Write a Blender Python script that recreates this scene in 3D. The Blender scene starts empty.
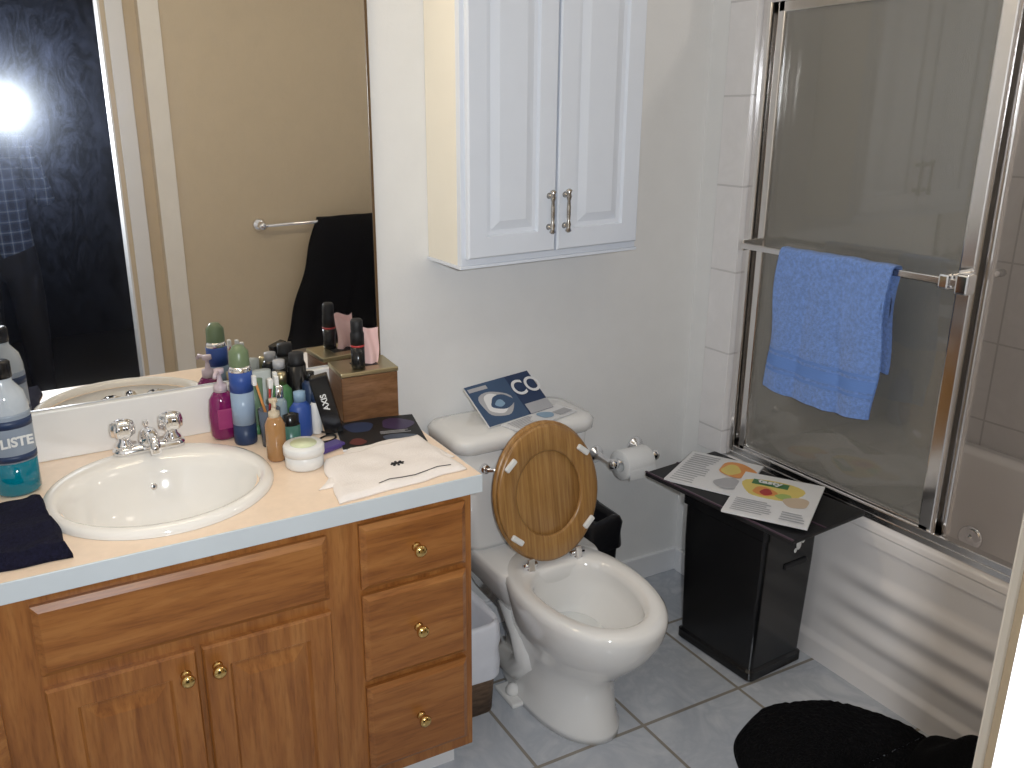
import bpy, bmesh, math, random
from mathutils import Vector, Matrix, noise
random.seed(4)
V=Vector
scn=bpy.context.scene
try: scn.view_settings.view_transform='Standard'
except Exception: pass
# ------------------------------------------------------------------ materials
def new_mat(name):
    m=bpy.data.materials.new(name); m.use_nodes=True
    nt=m.node_tree; b=nt.nodes['Principled BSDF']; return m,nt,b
def N(nt,t,**k):
    n=nt.nodes.new(t)
    for a,v in k.items(): setattr(n,a,v)
    return n
def M(name,col,rough=.5,metal=0,var=.06,vscale=12,bump=0,bscale=200,coat=0,trans=0,ior=1.45,emit=0,stretch=(1,1,1),sheen=0,spec=None):
    m,nt,b=new_mat(name); L=nt.links
    tc=N(nt,'ShaderNodeTexCoord'); mp=N(nt,'ShaderNodeMapping'); mp.inputs['Scale'].default_value=stretch
    L.new(tc.outputs['Object'],mp.inputs[0])
    n=N(nt,'ShaderNodeTexNoise'); n.inputs['Scale'].default_value=vscale; n.inputs['Detail'].default_value=5
    L.new(mp.outputs[0],n.inputs['Vector'])
    r=N(nt,'ShaderNodeValToRGB'); c=col
    r.color_ramp.elements[0].position=.3; r.color_ramp.elements[1].position=.7
    r.color_ramp.elements[0].color=[max(0,x*(1-var)) for x in c]+[1]
    r.color_ramp.elements[1].color=[min(1,x*(1+var)) for x in c]+[1]
    L.new(n.outputs['Fac'],r.inputs[0]); L.new(r.outputs[0],b.inputs['Base Color'])
    b.inputs['Roughness'].default_value=rough; b.inputs['Metallic'].default_value=metal
    b.inputs['Coat Weight'].default_value=coat; b.inputs['Coat Roughness'].default_value=.05
    b.inputs['Transmission Weight'].default_value=trans; b.inputs['IOR'].default_value=ior
    if sheen: b.inputs['Sheen Weight'].default_value=sheen
    if spec is not None: b.inputs['Specular IOR Level'].default_value=spec
    if emit: 
        b.inputs['Emission Color'].default_value=list(c)+[1]; b.inputs['Emission Strength'].default_value=emit
    if bump:
        n2=N(nt,'ShaderNodeTexNoise'); n2.inputs['Scale'].default_value=bscale; n2.inputs['Detail'].default_value=3
        L.new(mp.outputs[0],n2.inputs['Vector'])
        bp=N(nt,'ShaderNodeBump'); bp.inputs['Strength'].default_value=bump; bp.inputs['Distance'].default_value=.004
        L.new(n2.outputs['Fac'],bp.inputs['Height']); L.new(bp.outputs[0],b.inputs['Normal'])
    return m
def wood(name,c1,c2,c3,stretch,rough=.32,sc=1.0,coat=.15):
    m,nt,b=new_mat(name); L=nt.links
    tc=N(nt,'ShaderNodeTexCoord'); mp=N(nt,'ShaderNodeMapping'); mp.inputs['Scale'].default_value=stretch
    L.new(tc.outputs['Object'],mp.inputs[0])
    n=N(nt,'ShaderNodeTexNoise'); n.inputs['Scale'].default_value=2.2*sc; n.inputs['Detail'].default_value=8; n.inputs['Roughness'].default_value=.62; n.inputs['Distortion'].default_value=.6
    L.new(mp.outputs[0],n.inputs['Vector'])
    r=N(nt,'ShaderNodeValToRGB'); e=r.color_ramp.elements
    e[0].position=.32; e[0].color=[*c1,1]; e[1].position=.68; e[1].color=[*c3,1]
    k=e.new(.5); k.color=[*c2,1]
    L.new(n.outputs['Fac'],r.inputs[0])
    n2=N(nt,'ShaderNodeTexNoise'); n2.inputs['Scale'].default_value=14*sc; n2.inputs['Detail'].default_value=4
    L.new(mp.outputs[0],n2.inputs['Vector'])
    r2=N(nt,'ShaderNodeValToRGB'); r2.color_ramp.elements[0].position=.35; r2.color_ramp.elements[0].color=(.62,.55,.5,1); r2.color_ramp.elements[1].position=.5; r2.color_ramp.elements[1].color=(1,1,1,1)
    L.new(n2.outputs['Fac'],r2.inputs[0])
    mx=N(nt,'ShaderNodeMix',data_type='RGBA',blend_type='MULTIPLY'); mx.inputs[0].default_value=.45
    L.new(r.outputs[0],mx.inputs[6]); L.new(r2.outputs[0],mx.inputs[7]); L.new(mx.outputs[2],b.inputs['Base Color'])
    b.inputs['Roughness'].default_value=rough; b.inputs['Coat Weight'].default_value=coat; b.inputs['Coat Roughness'].default_value=.2
    return m
def tile(name,size,ax,col,grout,off=(0,0),mort=.004,rough=.12,vein=.12,veincol=(.45,.5,.6),h=None):
    m,nt,b=new_mat(name); L=nt.links
    tc=N(nt,'ShaderNodeTexCoord'); s=N(nt,'ShaderNodeSeparateXYZ'); L.new(tc.outputs['Object'],s.inputs[0])
    c=N(nt,'ShaderNodeCombineXYZ')
    for i,(a,o) in enumerate(zip(ax,off)):
        ad=N(nt,'ShaderNodeMath',operation='ADD'); ad.inputs[1].default_value=-o
        L.new(s.outputs[a],ad.inputs[0]); L.new(ad.outputs[0],c.inputs[i])
    br=N(nt,'ShaderNodeTexBrick'); br.offset=0; br.squash=1
    br.inputs['Scale'].default_value=1; br.inputs['Brick Width'].default_value=size; br.inputs['Row Height'].default_value=h or size
    br.inputs['Mortar Size'].default_value=mort; br.inputs['Mortar Smooth'].default_value=.2
    L.new(c.outputs[0],br.inputs['Vector'])
    n=N(nt,'ShaderNodeTexNoise'); n.inputs['Scale'].default_value=4.5; n.inputs['Detail'].default_value=8; n.inputs['Roughness'].default_value=.6; n.inputs['Distortion'].default_value=1.6
    L.new(tc.outputs['Object'],n.inputs['Vector'])
    r=N(nt,'ShaderNodeValToRGB'); e=r.color_ramp.elements
    e[0].position=.35; e[0].color=[*col,1]; e[1].position=.66; e[1].color=[*col,1]
    k=e.new(.49); k.color=[x*(1-vein)+v*vein for x,v in zip(col,veincol)]+[1]
    L.new(n.outputs['Fac'],r.inputs[0])
    L.new(r.outputs[0],br.inputs['Color1']); L.new(r.outputs[0],br.inputs['Color2']); br.inputs['Mortar'].default_value=[*grout,1]
    L.new(br.outputs['Color'],b.inputs['Base Color'])
    bp=N(nt,'ShaderNodeBump'); bp.inputs['Strength'].default_value=.5; bp.inputs['Distance'].default_value=.002; bp.invert=True
    L.new(br.outputs['Fac'],bp.inputs['Height']); L.new(bp.outputs[0],b.inputs['Normal'])
    b.inputs['Roughness'].default_value=rough
    return m
wallp=M('wall_paint',(.79,.785,.775),.6,var=.015,bump=.12,bscale=120)
beige=M('beige_paint',(.64,.53,.38),.6,var=.02,bump=.12,bscale=120)
ceil_m=M('ceiling_paint',(.8,.79,.76),.8,var=.02)
white_trim=M('white_trim_paint',(.82,.82,.83),.35,var=.01)
flash_patch_m=M('flash_patch_paint',(.86,.82,.75),.4,var=.02)  # pale colour of the painted flash patch on the towel wall
unlit_wall=M('bedroom_unlit_paint',(.05,.055,.07),.8)  # dark colour stands in for the missing light in the bedroom
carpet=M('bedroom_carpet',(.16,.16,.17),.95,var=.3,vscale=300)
floor_m=tile('floor_tile',.33,(0,1),(.57,.59,.62),(.26,.235,.20),(.80,-.586),mort=.005,rough=.14,vein=.6,veincol=(.35,.38,.44))
tubtile_x=tile('wall_tile_a',.25,(1,2),(.80,.78,.78),(.60,.58,.58),(0,.07),rough=.1,vein=.15,veincol=(.55,.53,.52),mort=.003)
tubtile_y=tile('wall_tile_b',.25,(0,2),(.80,.78,.78),(.60,.58,.58),(.09,.07),rough=.1,vein=.15,veincol=(.55,.53,.52),mort=.003)
o1,o2,o3=(.23,.078,.016),(.34,.128,.030),(.42,.178,.048)
oak_v=wood('oak_vertical',o1,o2,o3,(14,14,1.3),.38)
oak_h=wood('oak_horizontal',o1,o2,o3,(1.3,14,14),.38)
oak_seat=wood('bamboo_seat',(.27,.135,.040),(.38,.20,.065),(.46,.265,.095),(22,3,.6),.3,sc=1.9)
bronze=wood('bronze_wood',(.12,.055,.025),(.2,.095,.04),(.28,.14,.07),(3,3,18),.3)
cream=M('cream_laminate',(.88,.70,.54),.28,var=.03,vscale=60)
edge_lam=M('pale_laminate',(.64,.69,.72),.3,var=.02)
splash_m=M('backsplash_white',(.84,.82,.79),.2,var=.02)
porc=M('porcelain',(.80,.79,.77),.08,var=.01,coat=.6)
porc_sink=M('sink_porcelain',(.86,.83,.78),.08,var=.01,coat=.6)
acryl=M('tub_enamel',(.80,.765,.75),.12,var=.01,coat=.5)
chrome=M('chrome',(.90,.90,.92),.07,1,var=.02)
alum=M('polished_aluminium',(.80,.78,.77),.16,1,var=.04,stretch=(1,1,.1))
brass=M('polished_brass',(.75,.52,.2),.16,1,var=.03)
gold=M('gold_metal',(.50,.43,.27),.35,1)
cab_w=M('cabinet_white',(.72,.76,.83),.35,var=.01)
cab_side_lit=M('cabinet_warm_lit_side',(.86,.81,.70),.45,var=.01)  # cream is the vanity light's warm cast put into the colour
black_pl=M('black_plastic',(.008,.008,.009),.22,var=.1)
black_mat=M('black_matte',(.01,.01,.012),.55,var=.2)
black_terry=M('black_terry',(.005,.005,.006),.95,var=.4,vscale=200,bump=.9,bscale=500,spec=.15)
navy_terry=M('navy_terry',(.010,.010,.026),.95,var=.4,vscale=200,bump=.8,bscale=500,spec=.2)
blue_terry=M('blue_terry',(.17,.30,.68),.95,var=.22,vscale=130,bump=1.0,bscale=380,sheen=.3)
blue_band=M('blue_band',(.13,.25,.60),.8,var=.1,vscale=400,stretch=(1,.05,3))
paper=M('paper',(.76,.76,.77),.5,var=.03)
tissue_w=M('toilet_paper',(.85,.85,.84),.9,var=.02,bump=.2,bscale=150)
pink_t=M('pink_tissue',(.88,.60,.58),.9,var=.04)
napkin=M('napkin_linen',(.86,.80,.76),.85,var=.03,bump=.3,bscale=300)
bag=M('white_plastic_bag',(.74,.76,.82),.35,var=.05,bump=.6,bscale=25)
wicker=M('brown_basket',(.16,.10,.06),.7,var=.4,vscale=30,stretch=(1,1,4),bump=.4,bscale=60)
black_bag=M('black_bag_plastic',(.010,.010,.012),.28,var=.2,bump=.8,bscale=22)
def flat(name,c,r=.4,**k): return M(name,c,r,var=.04,**k)
red=flat('red',(.45,.05,.05)); orange=flat('orange',(.75,.32,.10)); yellow=flat('yellow',(.75,.60,.18)); green=flat('green',(.07,.20,.08))
blue=flat('blue',(.03,.08,.32)); navy=flat('navy',(.02,.04,.10)); teal=M('teal_liquid',(.0,.17,.24),.08,coat=.5,var=.03)
purple=M('purple_soap',(.20,.01,.10),.1,coat=.5); amber=M('amber_liquid',(.38,.20,.08),.1,coat=.5); white_pl=flat('white_plastic',(.80,.80,.78),.3)
grey=flat('grey',(.42,.42,.44)); ltblue=flat('light_blue',(.25,.38,.52)); magenta=flat('magenta',(.35,.04,.16)); lime=flat('lime',(.38,.50,.16))
olive=flat('olive_cap',(.16,.22,.12),.3); clear=M('clear_plastic',(.50,.55,.60),.08,coat=.6,var=.1); pinkw=flat('pump_pink',(.62,.50,.54))
skinm=M('skin',(.50,.30,.22),.5); hairm=M('hair',(.03,.02,.015),.6,var=.4,vscale=120,stretch=(1,1,.2))
water=M('water',(.66,.68,.68),.02,coat=1)
# plaid shirt
plaid,nt,b=new_mat('plaid_shirt'); L=nt.links
tc=N(nt,'ShaderNodeTexCoord'); acc=None
for ax,sc in (('X',22),('Z',20)):
    w=N(nt,'ShaderNodeTexWave',bands_direction=ax); w.inputs['Scale'].default_value=sc/3; L.new(tc.outputs['Object'],w.inputs['Vector'])
    r=N(nt,'ShaderNodeValToRGB'); r.color_ramp.interpolation='CONSTANT'
    e=r.color_ramp.elements; e[0].color=(.008,.015,.045,1); e[1].position=.55; e[1].color=(.025,.05,.12,1); k=e.new(.95); k.color=(.2,.24,.32,1)
    L.new(w.outputs['Fac'],r.inputs[0])
    if acc is None: acc=r
    else:
        mx=N(nt,'ShaderNodeMix',data_type='RGBA'); mx.inputs[0].default_value=.5
        L.new(acc.outputs[0],mx.inputs[6]); L.new(r.outputs[0],mx.inputs[7]); L.new(mx.outputs[2],b.inputs['Base Color'])
b.inputs['Roughness'].default_value=.85
# mirror: silvered, with smudges and wipe marks; blue-tinted film paints the flash's halo and haze
mirror_m,nt,b=new_mat('mirror_silver'); L=nt.links; nt.nodes.remove(b)
out=nt.nodes['Material Output']
g1=N(nt,'ShaderNodeBsdfGlossy'); g1.inputs['Roughness'].default_value=0; g1.inputs['Color'].default_value=(.86,.86,.85,1)
g2=N(nt,'ShaderNodeBsdfGlossy'); g2.inputs['Roughness'].default_value=.15; g2.inputs['Color'].default_value=(.9,.95,1,1)
g3=N(nt,'ShaderNodeBsdfGlossy'); g3.inputs['Roughness'].default_value=.28; g3.inputs['Color'].default_value=(.52,.62,1,1)
tc=N(nt,'ShaderNodeTexCoord'); nz=N(nt,'ShaderNodeTexNoise'); nz.inputs['Scale'].default_value=24; nz.inputs['Detail'].default_value=12; nz.inputs['Roughness'].default_value=.85; nz.inputs['Distortion'].default_value=2.2
mp=N(nt,'ShaderNodeMapping'); mp.inputs['Rotation'].default_value=(0,.9,0); mp.inputs['Scale'].default_value=(1,1,.5)
L.new(tc.outputs['Object'],mp.inputs[0]); L.new(mp.outputs[0],nz.inputs['Vector'])
mr=N(nt,'ShaderNodeMapRange'); mr.inputs[1].default_value=.44; mr.inputs[2].default_value=.72; mr.inputs[3].default_value=.007; mr.inputs[4].default_value=.042
L.new(nz.outputs['Fac'],mr.inputs[0]); mx=N(nt,'ShaderNodeMixShader'); L.new(mr.outputs[0],mx.inputs[0]); L.new(g1.outputs[0],mx.inputs[1]); L.new(g3.outputs[0],mx.inputs[2])
mx2=N(nt,'ShaderNodeMixShader'); mx2.inputs[0].default_value=.024; L.new(mx.outputs[0],mx2.inputs[1]); L.new(g2.outputs[0],mx2.inputs[2]); L.new(mx2.outputs[0],out.inputs[0])
# shower glass: thin sheet = transmission + soap haze + reflection
glass,nt,b=new_mat('shower_glass'); L=nt.links; nt.nodes.remove(b); out=nt.nodes['Material Output']
tr=N(nt,'ShaderNodeBsdfTransparent'); tr.inputs[0].default_value=(.82,.815,.80,1)
df=N(nt,'ShaderNodeBsdfDiffuse'); df.inputs[0].default_value=(.42,.41,.38,1)
gl=N(nt,'ShaderNodeBsdfGlossy'); gl.inputs['Roughness'].default_value=.03
tc=N(nt,'ShaderNodeTexCoord'); nz=N(nt,'ShaderNodeTexNoise'); nz.inputs['Scale'].default_value=5; nz.inputs['Detail'].default_value=6; L.new(tc.outputs['Object'],nz.inputs['Vector'])
mr=N(nt,'ShaderNodeMapRange'); mr.inputs[3].default_value=.20; mr.inputs[4].default_value=.34; L.new(nz.outputs['Fac'],mr.inputs[0])
m1=N(nt,'ShaderNodeMixShader'); L.new(mr.outputs[0],m1.inputs[0]); L.new(tr.outputs[0],m1.inputs[1]); L.new(df.outputs[0],m1.inputs[2])
m2=N(nt,'ShaderNodeMixShader'); m2.inputs[0].default_value=.06; L.new(m1.outputs[0],m2.inputs[1]); L.new(gl.outputs[0],m2.inputs[2]); L.new(m2.outputs[0],out.inputs[0])
# ------------------------------------------------------------------ builder
class B:
    def __init__(s,name): s.name=name; s.bm=bmesh.new(); s.mats=[]
    def mi(s,m):
        if m not in s.mats: s.mats.append(m)
        return s.mats.index(m)
    def add(s,t,mat,smooth=False,X=None):
        if X is not None: t.transform(X)
        i=s.mi(mat)
        for f in t.faces: f.material_index=i; f.smooth=smooth
        me=bpy.data.meshes.new('t'); t.to_mesh(me); t.free(); s.bm.from_mesh(me); bpy.data.meshes.remove(me)
    def box(s,lo,hi,mat,bev=0,X=None,seg=2,smooth=False):
        t=bmesh.new(); bmesh.ops.create_cube(t,size=1)
        lo=V(lo);hi=V(hi)
        for v in t.verts: v.co=V([(lo[i]+hi[i])/2+v.co[i]*(hi[i]-lo[i]) for i in range(3)])
        if bev: bmesh.ops.bevel(t,geom=list(t.edges),offset=bev,segments=seg,affect='EDGES',profile=.5)
        s.add(t,mat,smooth,X)
    def loft(s,loops,mat,cap0=True,cap1=True,smooth=True,X=None,closed=True):
        t=bmesh.new(); vs=[[t.verts.new(p) for p in l] for l in loops]; n=len(loops[0])
        for a,b_ in zip(vs,vs[1:]):
            for i in range(n if closed else n-1):
                j=(i+1)%n
                try: t.faces.new((a[i],a[j],b_[j],b_[i]))
                except ValueError: pass
        if cap0: t.faces.new(vs[0][::-1])
        if cap1: t.faces.new(vs[-1])
        bmesh.ops.recalc_face_normals(t,faces=t.faces)
        s.add(t,mat,smooth,X)
    def lathe(s,prof,c,mat,seg=28,axis=None,smooth=True,sx=1,sy=1,caps=True):
        loops=[[V((r*math.cos(2*math.pi*i/seg)*sx,r*math.sin(2*math.pi*i/seg)*sy,z)) for i in range(seg)] for r,z in prof]
        X=Matrix.Translation(V(c))
        if axis is not None: X=X@V((0,0,1)).rotation_difference(V(axis).normalized()).to_matrix().to_4x4()
        s.loft(loops,mat,caps,caps,smooth,X)
    def tube(s,pts,r,mat,seg=12,X=None):
        pts=[V(p) for p in pts]; loops=[]; n=len(pts); rs=r if isinstance(r,(list,tuple)) else [r]*n
        up=None
        for i,p in enumerate(pts):
            d=(pts[min(i+1,n-1)]-pts[max(i-1,0)]).normalized()
            if up is None: up=d.orthogonal().normalized()
            else: up=(up-d*up.dot(d)).normalized()
            q=d.cross(up)
            loops.append([p+(up*math.cos(2*math.pi*k/seg)+q*math.sin(2*math.pi*k/seg))*rs[i] for k in range(seg)])
        s.loft(loops,mat,True,True,True,X)
    def grid(s,f,nu,nv,mat,smooth=True,X=None):
        s.loft([[V(f(i/nu,j/nv)) for i in range(nu+1)] for j in range(nv+1)],mat,False,False,smooth,X,closed=False)
    def ball(s,c,r,mat,sc=(1,1,1),X=None):
        t=bmesh.new(); bmesh.ops.create_uvsphere(t,u_segments=20,v_segments=14,radius=r)
        for v in t.verts: v.co=V([v.co[i]*sc[i]+c[i] for i in range(3)])
        s.add(t,mat,True,X)
    def panel(s,x0,x1,z0,z1,y,prof,mat):
        loops=[[V((x0+i,y-d,z0+i)),V((x1-i,y-d,z0+i)),V((x1-i,y-d,z1-i)),V((x0+i,y-d,z1-i))] for i,d in prof]
        s.loft(loops,mat,True,True,False)
    def text(s,txt,size,X,mat,bold=0):
        cu=bpy.data.curves.new('t','FONT'); cu.body=txt; cu.size=size; cu.align_x='CENTER'; cu.align_y='CENTER'; cu.offset=bold; cu.extrude=.0003
        o=bpy.data.objects.new('t',cu); bpy.context.collection.objects.link(o)
        bpy.context.view_layer.update()
        me=bpy.data.meshes.new_from_object(o.evaluated_get(bpy.context.evaluated_depsgraph_get()))
        t=bmesh.new(); t.from_mesh(me); bpy.data.objects.remove(o); s.add(t,mat,False,X)
    def skin(s,verts,edges,rad,mat,sub=2,fn=None):
        me=bpy.data.meshes.new('sk'); me.from_pydata([tuple(v) for v in verts],edges,[]); me.update()
        o=bpy.data.objects.new('sk',me); bpy.context.collection.objects.link(o)
        o.modifiers.new('s','SKIN'); 
        for i,v in enumerate(me.skin_vertices[0].data):
            r=rad[i]; v.radius=(r,r) if not isinstance(r,tuple) else r; v.use_root=(i==0)
        ss=o.modifiers.new('u','SUBSURF'); ss.levels=sub; ss.render_levels=sub
        bpy.context.view_layer.update()
        m2=bpy.data.meshes.new_from_object(o.evaluated_get(bpy.context.evaluated_depsgraph_get()))
        t=bmesh.new(); t.from_mesh(m2); bpy.data.objects.remove(o)
        if fn is None: s.add(t,mat,True)
        else:
            for f in t.faces: f.material_index=s.mi(fn(f.calc_center_median())); f.smooth=True
            m3=bpy.data.meshes.new('t'); t.to_mesh(m3); t.free(); s.bm.from_mesh(m3)
    def done(s):
        me=bpy.data.meshes.new(s.name); s.bm.to_mesh(me); s.bm.free()
        for m in s.mats: me.materials.append(m)
        o=bpy.data.objects.new(s.name,me); bpy.context.collection.objects.link(o); return o
def simple_box(name,lo,hi,mat,bev=0):
    b=B(name); b.box(lo,hi,mat,bev); return b.done()
def rrect(cx,cy,hx,hy,r,z,n=6):
    pts=[]
    for sx,sy,a0 in ((1,1,0),(-1,1,90),(-1,-1,180),(1,-1,270)):
        for k in range(n+1):
            a=math.radians(a0+90*k/n); pts.append(V((cx+sx*(hx-r)+r*math.cos(a),cy+sy*(hy-r)+r*math.sin(a),z)))
    return pts
# ------------------------------------------------------------------ room shell
XT=1.088; ZT=.49; CE=2.44; YS=-.165; JX=-.388
simple_box('floor',(-1.26,-1.95,-.05),(1.95,.1,0),floor_m)
simple_box('ceiling',(-1.36,-1.95,CE),(1.95,.1,CE+.05),ceil_m)
simple_box('wall_back',(-1.36,0,0),(1.95,.1,CE),wallp)
simple_box('wall_left',(-1.36,-1.95,0),(-1.26,0,CE),wallp)
simple_box('wall_right',(1.86,-1.75,0),(1.95,0,CE),wallp)
simple_box('wall_stub',(XT,YS+.01,0),(1.86,0,CE),wallp)
b=B('wall_front')
b.box((-.25,-1.95,0),(1.95,-1.75,CE),beige); b.box((JX,-1.95,0),(-.25,-1.828,CE),beige)
b.box((-1.36,-1.95,0),(-1.17,-1.828,CE),beige); b.box((-1.17,-1.95,2.08),(JX,-1.828,CE),beige); b.done()
b=B('trim_1')
b.box((JX+.022,-1.828,0),(JX+.090,-1.816,2.15),white_trim,.003); b.box((-1.246,-1.828,0),(-1.17,-1.816,2.15),white_trim,.003); b.box((-1.17,-1.828,2.10),(JX+.022,-1.816,2.15),white_trim,.003)
b.box((JX-.005,-1.955,0),(JX+.003,-1.826,2.08),white_trim); b.done()
simple_box('flash_patch_strip',(-.250,-1.75,0),(-.170,-1.742,CE),flash_patch_m,.002)  # bright patch of bounced flash light, painted as a strip
simple_box('baseboard_back',(.0,-.014,0),(XT,0,.085),white_trim,.004)
simple_box('baseboard_right',(XT-.014,YS,0),(XT,-.014,.085),white_trim,.004)
simple_box('baseboard_front',(-.17,-1.75,0),(XT,-1.736,.085),white_trim,.004)
simple_box('tile_trim',(XT-.009,YS-.01,ZT),(XT+.02,-.075,CE),tubtile_x,.002)
simple_box('wall_tile_end',(XT+.02,YS-.01,.44),(1.86,YS+.005,CE),tubtile_y)
simple_box('wall_tile_side',(1.85,-1.75,.44),(1.86,YS-.01,CE),tubtile_x)
simple_box('wall_tile_front',(XT+.02,-1.75,.44),(1.85,-1.74,CE),tubtile_y)
# bedroom behind the photographer
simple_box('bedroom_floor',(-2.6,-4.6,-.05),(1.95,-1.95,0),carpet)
simple_box('bedroom_wall_far',(-2.6,-4.7,0),(1.95,-4.6,CE),unlit_wall)
simple_box('bedroom_wall_left',(-2.7,-4.7,0),(-2.6,-1.9,CE),unlit_wall)
simple_box('bedroom_wall_right',(1.95,-4.7,0),(2.05,-1.95,CE),unlit_wall)
simple_box('bedroom_wall_near',(-2.6,-1.95,0),(-1.36,-1.85,CE),unlit_wall)
simple_box('bedroom_ceiling',(-2.6,-4.6,CE),(1.95,-1.95,CE+.05),unlit_wall)
# ------------------------------------------------------------------ vanity
H=.81
b=B('vanity_cabinet')
b.box((-1.245,-.54,.10),(-.015,-.52,.768),oak_v,.002)
b.box((-1.245,-.525,.10),(-1.227,-.005,.768),oak_v); b.box((-.033,-.525,.10),(-.015,-.005,.768),oak_v,.001)
b.box((-1.23,-.525,.10),(-.03,-.005,.118),oak_v); b.box((-1.23,-.017,.10),(-.03,-.005,.60),oak_v)
b.box((-1.245,-.47,0),(-.03,-.01,.10),white_trim)
dp=[(0,0),(0,.012),(.004,.018),(.05,.018),(.056,.010),(.062,.010),(.088,.0185)]
drp=[(0,0),(0,.010),(.012,.018)]
for x0,x1 in ((-.91,-.636),(-.624,-.355)): b.panel(x0,x1,.115,.572,-.54,dp,oak_v)
b.panel(-.91,-.355,.60,.745,-.54,drp,oak_h)
for ox in (0,-.95):
    for z0,z1 in ((.135,.355),(.372,.585),(.60,.75)): b.panel(-.283+ox,-.035+ox,z0,z1,-.54,drp,oak_h)
kp=[(.011,0),(.008,.004),(.005,.008),(.006,.013),(.013,.018),(.0145,.023),(.012,.028),(.005,.031)]
for x,z in ((-.158,.675),(-.158,.478),(-.158,.245),(-.66,.525),(-.598,.525)): b.lathe(kp,(x,-.558,z),brass,20,(0,-1,0))
b.done()
b=B('countertop')
sx,sy,sa,sb=-.632,-.300,.225,.205
n=48
outer=[]
for k in range(n):
    a=2*math.pi*k/n; c,s_=math.cos(a),math.sin(a)
    xs=[( (0-sx)/c if c>1e-6 else ((-1.255-sx)/c if c<-1e-6 else 1e9)), ((-.001-sy)/s_ if s_>1e-6 else ((-.56-sy)/s_ if s_<-1e-6 else 1e9))]
    r=min(xs); outer.append(V((sx+c*r,sy+s_*r,H)))
inner=[V((sx+sa*.9*math.cos(2*math.pi*k/n),sy+sb*.9*math.sin(2*math.pi*k/n),H)) for k in range(n)]
b.loft([inner,outer],cream,False,False,False)
for c0,c1 in (((-1.255,-.56,H-.002),(-1.15,-.001,H-.0005)),((-.06,-.56,H-.003),(0,-.50,H-.0002)),((-.06,-.06,H-.003),(0,-.001,H-.0002)),((-1.2,-.56,H-.003),(-1.1,-.5,H-.0002))): b.box(c0,c1,cream)
b.box((-1.255,-.562,H-.042),(.002,-.545,H-.0003),edge_lam,.0015)
b.box((-.012,-.56,H-.042),(.002,-.001,H-.0003),edge_lam,.0015)
b.box((-1.255,-.022,H),(0,-.001,.928),splash_m,.003)
b.done()
b=B('sink')
def el(a,bb,cx,cy,z,n=56): return [V((cx+a*math.cos(2*math.pi*k/n),cy+bb*math.sin(2*math.pi*k/n),z)) for k in range(n)]
prof=[(.238,.225,0,0,H+.0005),(.238,.225,0,0,H+.006),(.232,.219,0,0,H+.014),(.222,.208,0,-.001,H+.018),(.21,.18,0,-.018,H+.016),(.203,.165,0,-.027,H+.006),(.195,.157,0,-.028,H-.02),(.175,.14,0,-.028,H-.07),(.13,.10,0,-.025,H-.115),(.06,.05,0,-.02,H-.135),(.022,.022,0,-.02,H-.138)]
b.loft([el(a,bb,sx+cx,sy+cy,z) for a,bb,cx,cy,z in prof],porc_sink,False,False)
b.lathe([(.023,0),(.022,.003),(.014,.003),(.013,-.006)],(sx,sy-.02,H-.139),chrome,24)
b.lathe([(.008,0),(.007,.002),(.003,.002)],(sx,sy+.121,H-.045),chrome,16,(0,-1,.4))
b.done()
b=B('faucet'); fx,fy,fz=-.622,-.098,H+.018
b.loft([rrect(fx,fy,.082,.027,.026,fz),rrect(fx,fy,.082,.027,.026,fz+.008),rrect(fx,fy,.074,.020,.019,fz+.016)],chrome)
for s_ in (-1,1):
    x=fx+s_*.054
    b.lathe([(.022,0),(.020,.01),(.013,.018),(.013,.028)],(x,fy,fz+.012),chrome,24)
    loops=[]
    for r,z in ((.018,.028),(.025,.031),(.026,.048),(.023,.062),(.012,.067)):
        loops.append([V((x+(r*(1+.10*math.cos(6*a)))*math.cos(a),fy+(r*(1+.10*math.cos(6*a)))*math.sin(a),fz+.012+z)) for a in [2*math.pi*k/36 for k in range(36)]])
    b.loft(loops,chrome)
b.lathe([(.026,0),(.022,.012),(.018,.03),(.012,.036)],(fx,fy,fz+.012),chrome,24)
b.tube([(fx,fy,fz+.025),(fx,fy-.03,fz+.045),(fx,fy-.07,fz+.052),(fx,fy-.105,fz+.045),(fx,fy-.118,fz+.028)],[.016,.017,.014,.012,.011],chrome,16)
b.lathe([(.003,0),(.003,.03),(.007,.034),(.006,.042)],(fx,fy+.018,fz+.02),chrome,14)
b.done()
b=B('mirror'); b.box((-1.245,-.006,.931),(.0,-.001,2.0),mirror_m); b.box((0,-.008,.929),(.006,-.001,2.0),flat('mirror_edge',(.12,.07,.03))); b.done()
b=B('vanity_light'); b.box((-1.0,-.05,2.10),(-.2,-.001,2.19),chrome,.008)
bulb=M('bulb',(1,.82,.56),.4,emit=3.5)
for i in range(5): b.lathe([(.02,0),(.02,.03)],(-.92+i*.16,-.05,2.145),chrome,16,(0,-1,0)); b.ball((-.92+i*.16,-.12,2.145),.045,bulb)
b.done()
b=B('ceiling_lamp'); b.lathe([(.17,0),(.17,-.02),(.16,-.025)],(.45,-1.0,CE),chrome,32); b.lathe([(.155,-.02),(.145,-.05),(.10,-.08),(.03,-.095),(.003,-.096)],(.45,-1.0,CE),M('lamp_dome',(1,.88,.72),.4,emit=.9),32); b.done()
b=B('alcove_fill_disc'); b.lathe([(.09,0),(.09,-.01),(.075,-.014),(.003,-.014)],(1.50,-1.15,CE),M('alcove_fill_glow',(1,.90,.78),.4,emit=2.5),28); b.done()  # added unseen source, brightens the tub alcove
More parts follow.
